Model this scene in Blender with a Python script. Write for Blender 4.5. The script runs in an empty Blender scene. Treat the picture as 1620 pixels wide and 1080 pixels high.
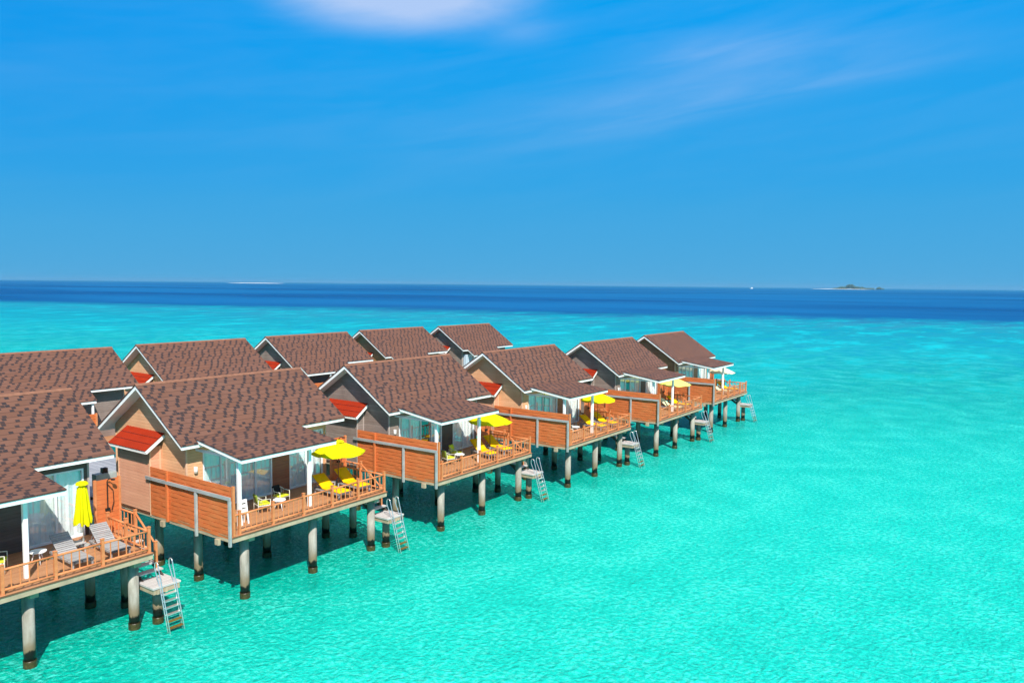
import bpy, math, random
from mathutils import Vector, Matrix
random.seed(7)
C = bpy.data.collections.new("place"); bpy.context.scene.collection.children.link(C)
scn = bpy.context.scene
WATER = 0.04
ZD = 3.12            # deck top
SUN = Vector((-0.57, -0.77, 1.0)).normalized()      # towards the sun

# ------------------------------------------------------------------ node helpers
class N:
    def __init__(s, name):
        s.m = bpy.data.materials.new(name); s.m.use_nodes = True
        s.t = s.m.node_tree; s.t.nodes.clear()
        s.out = s.t.nodes.new('ShaderNodeOutputMaterial')
    def new(s, typ, **kw):
        n = s.t.nodes.new(typ)
        for k, v in kw.items(): setattr(n, k, v)
        return n
    def link(s, a, b): s.t.links.new(a, b)
    def put(s, sock, v):
        if isinstance(v, bpy.types.NodeSocket): s.link(v, sock)
        else: sock.default_value = v
    def math(s, op, a, b=None, c=None, clamp=False):
        n = s.new('ShaderNodeMath', operation=op); n.use_clamp = clamp
        s.put(n.inputs[0], a)
        if b is not None: s.put(n.inputs[1], b)
        if c is not None: s.put(n.inputs[2], c)
        return n.outputs[0]
    def mix(s, f, a, b, mode='MIX'):
        n = s.new('ShaderNodeMix', data_type='RGBA', blend_type=mode)
        s.put(n.inputs[0], f)
        for i, v in ((6, a), (7, b)):
            s.put(n.inputs[i], v if isinstance(v, bpy.types.NodeSocket) else (v[0], v[1], v[2], 1))
        return n.outputs[2]
    def noise(s, vec, scale, detail=3, rough=0.55, dist=0.0):
        n = s.new('ShaderNodeTexNoise'); s.put(n.inputs['Vector'], vec)
        n.inputs['Scale'].default_value = scale; n.inputs['Detail'].default_value = detail
        n.inputs['Roughness'].default_value = rough; n.inputs['Distortion'].default_value = dist
        return n.outputs[0]
    def voro(s, vec, scale, feature='F1', smooth=None):
        n = s.new('ShaderNodeTexVoronoi', feature=feature); s.put(n.inputs['Vector'], vec)
        n.inputs['Scale'].default_value = scale
        if smooth is not None: n.inputs['Smoothness'].default_value = smooth
        return n.outputs[0]
    def map(s, vec, scale=(1, 1, 1), rot=(0, 0, 0), loc=(0, 0, 0)):
        n = s.new('ShaderNodeMapping'); s.put(n.inputs[0], vec)
        n.inputs['Location'].default_value = loc
        n.inputs['Rotation'].default_value = rot; n.inputs['Scale'].default_value = scale
        return n.outputs[0]
    def range(s, v, a, b, c=0.0, d=1.0, smooth=False):
        n = s.new('ShaderNodeMapRange'); n.clamp = True
        if smooth: n.interpolation_type = 'SMOOTHSTEP'
        s.put(n.inputs[0], v)
        for i, x in enumerate((a, b, c, d)): n.inputs[i + 1].default_value = x
        return n.outputs[0]
    def vmath(s, op, a, b=None):
        n = s.new('ShaderNodeVectorMath', operation=op); s.put(n.inputs[0], a)
        if b is not None: s.put(n.inputs[1], b)
        return n
    def sep(s, v):
        n = s.new('ShaderNodeSeparateXYZ'); s.put(n.inputs[0], v); return n.outputs
    def comb(s, x, y, z):
        n = s.new('ShaderNodeCombineXYZ')
        for i, v in enumerate((x, y, z)): s.put(n.inputs[i], v)
        return n.outputs[0]
    def coord(s, w='Object'): return s.new('ShaderNodeTexCoord').outputs[w]
    def pos(s): return s.new('ShaderNodeNewGeometry').outputs['Position']
    def rnd(s): return s.new('ShaderNodeObjectInfo').outputs['Random']
    def bump(s, h, strength=0.3, dist=0.02):
        n = s.new('ShaderNodeBump'); n.inputs['Strength'].default_value = strength
        n.inputs['Distance'].default_value = dist; s.put(n.inputs['Height'], h); return n.outputs[0]
    def bsdf(s, col, rough=0.6, normal=None, spec=0.3, metal=0.0, **kw):
        p = s.new('ShaderNodeBsdfPrincipled')
        s.put(p.inputs['Base Color'], col if isinstance(col, bpy.types.NodeSocket) else (*col, 1))
        s.put(p.inputs['Roughness'], rough); p.inputs['Specular IOR Level'].default_value = spec
        p.inputs['Metallic'].default_value = metal
        if normal is not None: s.link(normal, p.inputs['Normal'])
        for k, v in kw.items(): s.put(p.inputs[k], v)
        return p.outputs[0]
    def done(s, sh):
        s.link(sh, s.out.inputs[0]); return s.m

def srgb(r, g, b):
    f = lambda c: (c / 255 / 12.92) if c / 255 <= 0.04045 else ((c / 255 + 0.055) / 1.055) ** 2.4
    return (f(r), f(g), f(b))

# ------------------------------------------------------------------ materials
def mat_simple(name, col, rough=0.6, var=0.18, scale=4.0, spec=0.3, metal=0.0, bumpy=0.0, stretch=(1, 1, 1)):
    n = N(name); o = n.map(n.coord(), stretch)
    f = n.noise(o, scale, 4)
    k = n.range(f, 0.25, 0.75)
    d = tuple(c * (1 - var) for c in col); e = tuple(min(1, c * (1 + var)) for c in col)
    c = n.mix(k, d, e)
    nb = n.bump(f, bumpy, 0.02) if bumpy else None
    return n.done(n.bsdf(c, rough, nb, spec, metal))

def mat_shingle():
    n = N('roof_shingles')
    uv = n.new('ShaderNodeUVMap').outputs[0]
    u, v, _ = n.sep(uv)
    jit = n.noise(uv, 1.1, 2)
    v = n.math('ADD', v, n.math('MULTIPLY', n.math('SUBTRACT', jit, 0.5), 0.05))
    H = 0.160
    row = n.math('FLOOR', n.math('DIVIDE', v, H)); fv = n.math('FRACT', n.math('DIVIDE', v, H))
    course = n.math('FLOOR', n.math('DIVIDE', v, 2 * H)); fc = n.math('FRACT', n.math('DIVIDE', v, 2 * H))
    sub = n.math('MODULO', row, 2.0)
    wr = n.new('ShaderNodeTexWhiteNoise', noise_dimensions='1D'); n.link(row, wr.inputs['W'])
    wc = n.new('ShaderNodeTexWhiteNoise', noise_dimensions='1D'); n.link(course, wc.inputs['W'])
    cu = n.math('ADD', n.math('DIVIDE', u, 0.186), n.math('ADD', n.math('MULTIPLY', course, 1.62), n.math('MULTIPLY', sub, 0.35)))
    cu = n.math('ADD', cu, n.math('MULTIPLY', wc.outputs[0], 1.3))
    col = n.math('FLOOR', cu); fu = n.math('FRACT', cu)
    k = n.math('MODULO', n.math('ADD', n.math('SUBTRACT', col, sub), 3999.0), 3.0)
    w = n.new('ShaderNodeTexWhiteNoise', noise_dimensions='2D'); n.link(n.comb(col, row, 0), w.inputs[0])
    wn = w.outputs[0]
    base = n.math('MULTIPLY', n.math('LESS_THAN', k, 0.5), n.math('LESS_THAN', wn, 0.80))
    tab = n.math('MAXIMUM', base, n.math('GREATER_THAN', wn, 0.96))
    eu = n.math('MULTIPLY', n.range(fu, 0.00, 0.10), n.range(fu, 1.0, 0.90))
    ev = n.math('MULTIPLY', n.range(fv, 0.06, 0.16), n.range(fv, 1.0, 0.92))
    tab = n.math('MULTIPLY', tab, n.math('MULTIPLY', eu, ev))
    w2 = n.new('ShaderNodeTexWhiteNoise', noise_dimensions='2D')
    n.link(n.comb(n.math('FLOOR', n.math('DIVIDE', cu, 4.0)), course, 0), w2.inputs[0])
    grain = n.noise(uv, 60, 2)
    big = n.noise(uv, 0.45, 3)
    c = n.mix(w2.outputs[0], (0.140, 0.063, 0.040), (0.170, 0.079, 0.052))
    c = n.mix(n.math('MULTIPLY', n.range(big, 0.35, 0.7), 0.5), c, (0.150, 0.077, 0.060))
    c = n.mix(n.math('MULTIPLY', n.range(grain, 0.35, 0.7), 0.30), c, (0.10, 0.052, 0.042))
    w3 = n.new('ShaderNodeTexWhiteNoise', noise_dimensions='2D'); n.link(n.comb(row, col, 0), w3.inputs[0])
    dark = n.mix(w3.outputs[0], (0.020, 0.021, 0.027), (0.040, 0.028, 0.028))
    c = n.mix(n.math('MULTIPLY', tab, 0.93), c, dark)
    ln = n.range(fc, 0.03, 0.11, 1.0, 0.0)
    c = n.mix(n.math('MULTIPLY', ln, 0.9), c, (0.045, 0.022, 0.018))
    h = n.math('ADD', n.math('MULTIPLY', fc, -1.0), n.math('MULTIPLY', tab, 0.25))
    nb = n.bump(h, 0.5, 0.02)
    nb2 = n.new('ShaderNodeBump'); nb2.inputs['Strength'].default_value = 0.25; nb2.inputs['Distance'].default_value = 0.01
    n.link(grain, nb2.inputs['Height']); n.link(nb, nb2.inputs['Normal'])
    return n.done(n.bsdf(c, 0.85, nb2.outputs[0], 0.2))

def mat_cladding(name, a, b, dark, pw=0.145):
    """horizontal boards: grooves, grain along the board, weather streaks"""
    n = N(name); o = n.coord(); x, y, z = n.sep(o)
    q = n.math('DIVIDE', z, pw); row = n.math('FLOOR', q); f = n.math('FRACT', q)
    w = n.new('ShaderNodeTexWhiteNoise', noise_dimensions='1D'); n.link(row, w.inputs['W'])
    along = n.math('ADD', x, y)
    g = n.noise(n.comb(n.math('ADD', n.math('MULTIPLY', along, 0.7), n.math('MULTIPLY', row, 7.3)), n.math('MULTIPLY', z, 8), n.rnd()), 1.6, 5, 0.65, 0.4)
    stain = n.noise(n.comb(n.math('MULTIPLY', x, 1.2), n.math('MULTIPLY', y, 1.2), n.math('MULTIPLY', z, 0.5)), 0.9, 3)
    c = n.mix(w.outputs[0], a, b)
    c = n.mix(n.math('MULTIPLY', n.range(g, 0.42, 0.78), 0.55), c, dark)
    c = n.mix(n.math('MULTIPLY', n.range(stain, 0.45, 0.75), 0.42), c, dark)
    gr = n.math('MINIMUM', n.range(f, 0, 0.09), n.range(f, 1.0, 0.95))
    c = n.mix(n.math('MULTIPLY', n.math('SUBTRACT', 1.0, gr), 0.45), c, tuple(v * 0.45 for v in dark))
    nb = n.bump(n.math('ADD', gr, n.math('MULTIPLY', g, 0.2)), 0.5, 0.012)
    return n.done(n.bsdf(c, 0.55, nb, 0.35))

def mat_planks(name, a, b, dark, pw=0.14, axis='y', rough=0.6):
    n = N(name); o = n.coord(); x, y, z = n.sep(o)
    t, l = (y, x) if axis == 'y' else (x, y)
    q = n.math('DIVIDE', t, pw); row = n.math('FLOOR', q); f = n.math('FRACT', q)
    w = n.new('ShaderNodeTexWhiteNoise', noise_dimensions='1D'); n.link(row, w.inputs['W'])
    g = n.noise(n.comb(n.math('ADD', n.math('MULTIPLY', l, 0.6), n.math('MULTIPLY', row, 5.1)), n.math('MULTIPLY', t, 14), z), 2.0, 4, 0.6)
    c = n.mix(w.outputs[0], a, b)
    c = n.mix(n.math('MULTIPLY', n.range(g, 0.4, 0.8), 0.6), c, dark)
    gr = n.math('MINIMUM', n.range(f, 0, 0.07), n.range(f, 1.0, 0.94))
    c = n.mix(n.math('MULTIPLY', n.math('SUBTRACT', 1.0, gr), 0.75), c, tuple(v * 0.3 for v in dark))
    nb = n.bump(n.math('ADD', gr, n.math('MULTIPLY', g, 0.2)), 0.5, 0.01)
    return n.done(n.bsdf(c, rough, nb, 0.3))

def mat_paint_wood(name, col, worn, var=0.22, stretch=(0.6, 0.6, 9.0)):
    n = N(name); o = n.coord()
    g = n.noise(n.map(o, stretch), 3.0, 4, 0.6)
    s = n.noise(o, 1.1, 4)
    s2 = n.noise(n.vmath('ADD', o, n.comb(n.math('MULTIPLY', n.rnd(), 30), 0, 0)).outputs[0], 2.2, 3)
    c = n.mix(n.range(g, 0.3, 0.7), tuple(v * (1 - var) for v in col), tuple(min(1, v * (1 + var * 0.6)) for v in col))
    c = n.mix(n.math('MULTIPLY', n.range(s, 0.48, 0.75), 0.35), c, worn)
    c = n.mix(n.math('MULTIPLY', n.range(s2, 0.58, 0.72), 0.25), c, tuple(v * 0.6 for v in col))
    return n.done(n.bsdf(c, 0.6, n.bump(g, 0.25, 0.01), 0.3))

def mat_pile():
    n = N('weathered_concrete'); p = n.pos(); x, y, z = n.sep(p)
    a = n.noise(n.map(p, (2.2, 2.2, 0.5)), 1.6, 5, 0.65)
    f = n.noise(p, 9, 4, 0.7)
    c = n.mix(n.range(a, 0.33, 0.68), (0.20, 0.18, 0.145), (0.43, 0.405, 0.35))
    c = n.mix(n.math('MULTIPLY', n.range(f, 0.45, 0.8), 0.4), c, (0.20, 0.18, 0.15))
    wob = n.math('MULTIPLY', n.math('SUBTRACT', n.noise(n.map(p, (3, 3, 1.2)), 1.3, 4), 0.5), 0.55)
    zz = n.math('ADD', z, wob)
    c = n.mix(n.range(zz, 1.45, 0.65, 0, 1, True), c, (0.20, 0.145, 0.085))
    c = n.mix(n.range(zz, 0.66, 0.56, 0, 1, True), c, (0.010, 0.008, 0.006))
    rr = n.math('ADD', z, n.math('MULTIPLY', n.math('SUBTRACT', f, 0.5), 0.25))
    olive = n.mix(n.range(f, 0.35, 0.65), (0.030, 0.026, 0.008), (0.085, 0.070, 0.024))
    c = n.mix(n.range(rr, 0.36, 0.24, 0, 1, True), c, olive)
    return n.done(n.bsdf(c, n.range(zz, 0.5, 0.8, 0.35, 0.85), n.bump(n.math('ADD', a, f), 0.35, 0.03), 0.3))

def mat_glass():
    n = N('door_glass')
    lw = n.new('ShaderNodeLayerWeight'); lw.inputs['Blend'].default_value = 0.5
    gl = n.new('ShaderNodeBsdfGlossy'); gl.inputs['Roughness'].default_value = 0.02
    gl.inputs['Color'].default_value = (0.9, 0.98, 1, 1)
    w = n.noise(n.coord(), 1.3, 1)
    n.link(n.bump(w, 0.05, 0.03), gl.inputs['Normal'])
    tr = n.new('ShaderNodeBsdfTransparent'); tr.inputs[0].default_value = (0.92, 0.98, 0.98, 1)
    ms = n.new('ShaderNodeMixShader')
    n.link(n.math('ADD', n.math('MULTIPLY', n.math('POWER', lw.outputs['Facing'], 3.0), 0.55), 0.19, clamp=True), ms.inputs[0])
    n.link(tr.outputs[0], ms.inputs[1]); n.link(gl.outputs[0], ms.inputs[2])
    return n.done(ms.outputs[0])

def mat_cloth(name, col, trans=0.3, rough=0.8, var=0.06):
    n = N(name)
    f = n.noise(n.coord(), 3.5, 3)
    wv = n.noise(n.coord(), 60, 2)
    c = n.mix(n.range(f, 0.3, 0.7), tuple(v * (1 - var) for v in col), tuple(min(1, v * (1 + var)) for v in col))
    d = n.bsdf(c, rough, n.bump(n.math('ADD', n.math('MULTIPLY', f, 2.0), n.math('MULTIPLY', wv, 0.15)), 0.35, 0.02), 0.15)
    t = n.new('ShaderNodeBsdfTranslucent'); n.link(c, t.inputs[0])
    ms = n.new('ShaderNodeMixShader'); ms.inputs[0].default_value = trans
    n.link(d, ms.inputs[1]); n.link(t.outputs[0], ms.inputs[2])
    return n.done(ms.outputs[0])

DEEPC, LAGC, MIDC, FARC, WAVE = (0.000, 0.48, 0.35), (0.008, 0.65, 0.545), (0.000, 0.355, 0.365), (0.000, 0.250, 0.325), 0.50
def mat_water():
    n = N('lagoon_water'); p = n.pos()
    x, y, z = n.sep(p)
    flat = n.comb(x, y, 0)
    def no2(vec, det, rough=0.55):
        t = n.new('ShaderNodeTexNoise', noise_dimensions='2D'); n.link(vec, t.inputs['Vector'])
        t.inputs['Scale'].default_value = 1.0; t.inputs['Detail'].default_value = det; t.inputs['Roughness'].default_value = rough
        return t
    def vo2(vec, scale):
        t = n.new('ShaderNodeTexVoronoi', voronoi_dimensions='2D', feature='F1'); n.link(vec, t.inputs['Vector'])
        t.inputs['Scale'].default_value = scale; return t.outputs[0]
    d = n.vmath('DOT_PRODUCT', p, (0.944, 0.332, 0.0)).outputs['Value']
    wob = no2(n.map(flat, (0.0042, 0.0042, 1)), 4, 0.6).outputs[0]
    dw = n.math('ADD', d, n.math('MULTIPLY', n.math('SUBTRACT', wob, 0.5), 75.0))
    # --- the water body: deeper and greener under the villas, pale over sand, then reef flat and open ocean
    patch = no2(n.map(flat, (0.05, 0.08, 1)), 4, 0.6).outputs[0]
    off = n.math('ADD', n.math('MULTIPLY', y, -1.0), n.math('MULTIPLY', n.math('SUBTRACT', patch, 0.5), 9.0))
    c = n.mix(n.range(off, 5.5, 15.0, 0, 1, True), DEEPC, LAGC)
    c = n.mix(n.range(d, 15, 85, 0, 1, True), c, MIDC)
    c = n.mix(n.range(d, 70, 200, 0, 1, True), c, FARC)
    c = n.mix(n.math('MULTIPLY', n.range(patch, 0.48, 0.70), 0.12), c, DEEPC)
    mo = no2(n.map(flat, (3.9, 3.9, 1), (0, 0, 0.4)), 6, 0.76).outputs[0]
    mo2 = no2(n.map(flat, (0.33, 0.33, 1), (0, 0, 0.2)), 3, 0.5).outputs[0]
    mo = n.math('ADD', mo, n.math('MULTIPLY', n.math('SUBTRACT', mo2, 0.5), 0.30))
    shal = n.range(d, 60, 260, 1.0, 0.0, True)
    c = n.mix(n.math('MULTIPLY', n.range(mo, 0.51, 0.66), n.math('MULTIPLY', shal, 0.68)), c, (0.11, 0.88, 0.76))  # caustic sparkle painted as pale flecks in the body colour, plus sand patches
    c = n.mix(n.math('MULTIPLY', n.range(mo, 0.47, 0.33), n.math('MULTIPLY', shal, 0.50)), c, (0.000, 0.33, 0.29))  # darker gaps of the same painted caustic pattern
    reef = no2(n.map(flat, (0.026, 0.065, 1), (0, 0, 0.34)), 6, 0.74).outputs[0]
    rk = n.math('MULTIPLY', n.range(dw, 170, 310, 0, 1, True), n.range(reef, 0.38, 0.60))
    c = n.mix(n.math('MULTIPLY', rk, 0.75), c, (0.03, 0.20, 0.30))
    streaks = no2(n.map(flat, (0.045, 0.10, 1), (0, 0, 0.34)), 6, 0.74).outputs[0]
    c = n.mix(n.math('MULTIPLY', n.range(streaks, 0.52, 0.68), n.range(d, 20, 120, 0, 0.60)), c, (0.002, 0.55, 0.60))
    c = n.mix(n.math('MULTIPLY', n.range(streaks, 0.48, 0.32), n.range(d, 40, 140, 0, 0.60)), c, (0.000, 0.24, 0.38))
    deepn = no2(n.map(flat, (0.0030, 0.0012, 1), (0, 0, 0.34)), 5, 0.6).outputs[0]
    deep = n.mix(n.range(deepn, 0.40, 0.60), (0.000, 0.050, 0.190), (0.003, 0.102, 0.285))
    deep = n.mix(n.range(d, 500, 9000, 0, 1), deep, (0.000, 0.128, 0.275))
    c = n.mix(n.range(n.math('ADD', dw, n.math('MULTIPLY', n.math('SUBTRACT', reef, .5), 90.0)), 285, 385, 0, 1, True), c, deep)
    # --- ripples: a warped cell network with finer chop on top
    wn = no2(n.map(flat, (0.9, 0.9, 1)), 3, 0.6)
    pw = n.vmath('ADD', flat, n.vmath('MULTIPLY', wn.outputs['Color'], (1.1, 1.1, 0)).outputs[0]).outputs[0]
    cell = vo2(n.map(pw, (1.0, 1.1, 1), (0, 0, 0.4)), 2.9)
    cell2 = vo2(n.map(pw, (1.35, 1.0, 1), (0, 0, 0.9), (3.3, 7.1, 0)), 5.6)
    rip = no2(n.map(flat, (4.2, 6.0, 1), (0, 0, 0.5)), 3, 0.65).outputs[0]
    h = n.math('ADD', n.math('MULTIPLY', n.math('POWER', cell, 1.6), 0.75), n.math('MULTIPLY', cell2, 0.42))
    h = n.math('ADD', h, n.math('MULTIPLY', rip, 0.55))
    b = n.new('ShaderNodeBump'); b.inputs['Distance'].default_value = 0.30
    n.link(n.range(d, 40, 420, WAVE, WAVE * 0.35), b.inputs['Strength']); n.link(h, b.inputs['Height'])
    nrm = b.outputs[0]
    body = n.new('ShaderNodeBsdfDiffuse'); n.link(c, body.inputs[0]); n.link(nrm, body.inputs['Normal'])
    tr = n.new('ShaderNodeBsdfTransparent'); tr.inputs[0].default_value = (0.14, 0.93, 0.84, 1)
    m1 = n.new('ShaderNodeMixShader'); n.link(n.math('MULTIPLY', n.range(d, 60, 170, 1.0, 0.0, True), n.range(off, 4.0, 15.0, 0.26, 0.40, True)), m1.inputs[0])
    n.link(body.outputs[0], m1.inputs[1]); n.link(tr.outputs[0], m1.inputs[2])
    gl = n.new('ShaderNodeBsdfGlossy'); gl.inputs['Roughness'].default_value = 0.10; n.link(nrm, gl.inputs['Normal'])
    fr = n.new('ShaderNodeFresnel'); fr.inputs['IOR'].default_value = 1.333; n.link(nrm, fr.inputs['Normal'])
    m2 = n.new('ShaderNodeMixShader')
    n.link(n.math('MINIMUM', n.math('MULTIPLY', fr.outputs[0], 0.6), 0.25), m2.inputs[0])
    n.link(m1.outputs[0], m2.inputs[1]); n.link(gl.outputs[0], m2.inputs[2])
    return n.done(m2.outputs[0])

SANDA, SANDLIT = (0.42, 0.58, 0.48), (0.86, 0.88, 0.78)
def mat_seabed():
    n = N('sea_sand'); p = n.pos(); x, y, z = n.sep(p); flat = n.comb(x, y, 0)
    w = n.new('ShaderNodeTexNoise', noise_dimensions='2D'); n.link(flat, w.inputs['Vector']); w.inputs['Scale'].default_value = 1.2; w.inputs['Detail'].default_value = 3
    pw = n.vmath('ADD', flat, n.vmath('MULTIPLY', w.outputs['Color'], (.9, .9, 0)).outputs[0]).outputs[0]
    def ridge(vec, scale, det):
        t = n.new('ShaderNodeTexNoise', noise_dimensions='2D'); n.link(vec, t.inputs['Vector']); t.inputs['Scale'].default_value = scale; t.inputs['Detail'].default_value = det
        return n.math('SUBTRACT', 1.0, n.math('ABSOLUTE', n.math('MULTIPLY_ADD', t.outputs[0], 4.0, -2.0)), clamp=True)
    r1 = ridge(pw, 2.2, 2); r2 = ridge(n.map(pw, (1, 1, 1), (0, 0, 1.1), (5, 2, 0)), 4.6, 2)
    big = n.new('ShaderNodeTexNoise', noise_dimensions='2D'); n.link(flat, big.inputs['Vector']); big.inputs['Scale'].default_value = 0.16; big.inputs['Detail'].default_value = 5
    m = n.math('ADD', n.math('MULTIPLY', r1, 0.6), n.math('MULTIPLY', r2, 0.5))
    c = n.mix(n.range(m, 0.20, 0.85), SANDA, SANDLIT)  # pale ridges paint a caustic light network onto the sand
    c = n.mix(n.math('MULTIPLY', n.range(big.outputs[0], 0.48, 0.68), 0.15), c, (0.26, 0.46, 0.38))
    peb = n.new('ShaderNodeTexNoise', noise_dimensions='2D'); n.link(flat, peb.inputs['Vector']); peb.inputs['Scale'].default_value = 1.4; peb.inputs['Detail'].default_value = 4
    c = n.mix(n.math('MULTIPLY', n.range(peb.outputs[0], 0.70, 0.76), 0.6), c, (0.10, 0.20, 0.14))
    return n.done(n.bsdf(c, 0.9, n.bump(m, 0.3, 0.08), 0.1))

M = dict(
    shingle=mat_shingle(),
    white=mat_simple('white_paint', (0.88, 0.87, 0.84), 0.45, 0.04, 2.0),
    ridge=mat_simple('ridge_shingle', (0.22, 0.10, 0.062), 0.85, 0.25, 6.0),
    tan=mat_cladding('tan_cladding', (0.74, 0.41, 0.21), (0.84, 0.49, 0.27), (0.58, 0.255, 0.12)),
    rose=mat_cladding('rosewood_cladding', (0.72, 0.335, 0.205), (0.80, 0.40, 0.25), (0.60, 0.25, 0.145)),
    grey=mat_cladding('grey_cladding', (0.255, 0.195, 0.165), (0.33, 0.262, 0.225), (0.13, 0.092, 0.076)),
    dark=mat_cladding('dark_cladding', (0.105, 0.080, 0.066), (0.14, 0.108, 0.09), (0.055, 0.04, 0.033)),
    brown=mat_cladding('brown_cladding', (0.36, 0.19, 0.09), (0.44, 0.24, 0.12), (0.22, 0.10, 0.045)),
    panel=mat_cladding('red_brown_cladding', (0.33, 0.13, 0.065), (0.40, 0.17, 0.085), (0.19, 0.07, 0.035)),
    trim=mat_simple('trim_wood', (0.70, 0.43, 0.27), 0.55, 0.12, 3.0),
    greytrim=mat_simple('grey_trim_wood', (0.42, 0.35, 0.31), 0.55, 0.12, 3.0),
    red=mat_simple('red_sheet_metal', (0.265, 0.020, 0.004), 0.6, 0.12, 2.0, 0.12),
    orange=mat_paint_wood('orange_fence_wood', (0.62, 0.158, 0.046), (0.64, 0.23, 0.085), 0.12, (0.8, 0.8, 6)),
    rail=mat_paint_wood('orange_rail_wood', (0.62, 0.205, 0.072), (0.76, 0.36, 0.17), 0.15, (3, 3, 3)),
    deckwood=mat_planks('deck_planks', (0.40, 0.185, 0.085), (0.50, 0.25, 0.125), (0.24, 0.10, 0.05), 0.145, 'y'),
    beam=mat_simple('beam_concrete', (0.43, 0.335, 0.225), 0.8, 0.22, 2.2, 0.2, 0, 0.2),
    greyrail=mat_simple('grey_steel_channel', (0.34, 0.35, 0.34), 0.5, 0.25, 2.5, 0.4, 0, 0, (1, 0.5, 1)),
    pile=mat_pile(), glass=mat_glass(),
    curtain=mat_cloth('white_curtain', (0.95, 0.95, 0.94), 0.08),
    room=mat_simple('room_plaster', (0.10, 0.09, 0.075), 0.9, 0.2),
    alu=mat_simple('door_frame_metal', (0.80, 0.83, 0.84), 0.35, 0.05, 2, 0.5),
    steel=mat_simple('ladder_steel', (0.72, 0.73, 0.72), 0.28, 0.12, 5, 0.5, 0.75),
    algae=mat_simple('algae_steps', (0.16, 0.10, 0.02), 0.7, 0.4, 8),
    oldwood=mat_planks('grey_weathered_planks', (0.46, 0.43, 0.41), (0.58, 0.55, 0.52), (0.25, 0.22, 0.21), 0.15, 'y', 0.75),
    jetty=mat_planks('jetty_planks', (0.25, 0.265, 0.30), (0.35, 0.365, 0.40), (0.11, 0.115, 0.13), 0.20, 'x', 0.75),
    lounge=mat_planks('lounger_slats', (0.30, 0.29, 0.29), (0.40, 0.39, 0.385), (0.16, 0.15, 0.15), 0.09, 'y', 0.7),
    yellow=mat_cloth('yellow_cushion', (0.92, 0.50, 0.001), 0.05),
    canopy=mat_cloth('yellow_canopy', (0.76, 0.72, 0.002), 0.20),
    lemon=mat_cloth('lemon_canopy', (0.88, 0.84, 0.22), 0.25),
    cream=mat_cloth('cream_canopy', (0.86, 0.80, 0.55), 0.25),
    creamcush=mat_cloth('cream_cushion', (0.82, 0.74, 0.42), 0.05),
    lime=mat_cloth('lime_cushion', (0.60, 0.62, 0.03), 0.05),
    olive=mat_cloth('olive_cushion', (0.20, 0.27, 0.04), 0.05),
    green=mat_cloth('green_cushion', (0.012, 0.14, 0.055), 0.05),
    blackc=mat_cloth('black_cushion', (0.012, 0.012, 0.014), 0.0),
    black=mat_simple('black_metal', (0.02, 0.018, 0.016), 0.4, 0.2),
    creammetal=mat_simple('cream_metal', (0.66, 0.63, 0.52), 0.4, 0.08, 3, 0.4),
    poledark=mat_simple('brown_pole', (0.18, 0.07, 0.025), 0.45, 0.2),
    greymetal=mat_simple('grey_metal', (0.34, 0.38, 0.37), 0.45, 0.15, 3, 0.4),
    paleblue=mat_simple('pale_blue_cabinet', (0.50, 0.60, 0.68), 0.5, 0.06),
    lampw=mat_simple('lamp_glass', (0.86, 0.85, 0.80), 0.25, 0.03, 2, 0.5),
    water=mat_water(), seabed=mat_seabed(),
    sand=mat_simple('beach_sand', (0.74, 0.71, 0.64), 0.9, 0.08, 0.01),
    wood_far=mat_simple('island_foliage', (0.05, 0.105, 0.085), 0.9, 0.4, 0.03),  # desaturated: some distance haze is mixed into the foliage colour
)

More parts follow.
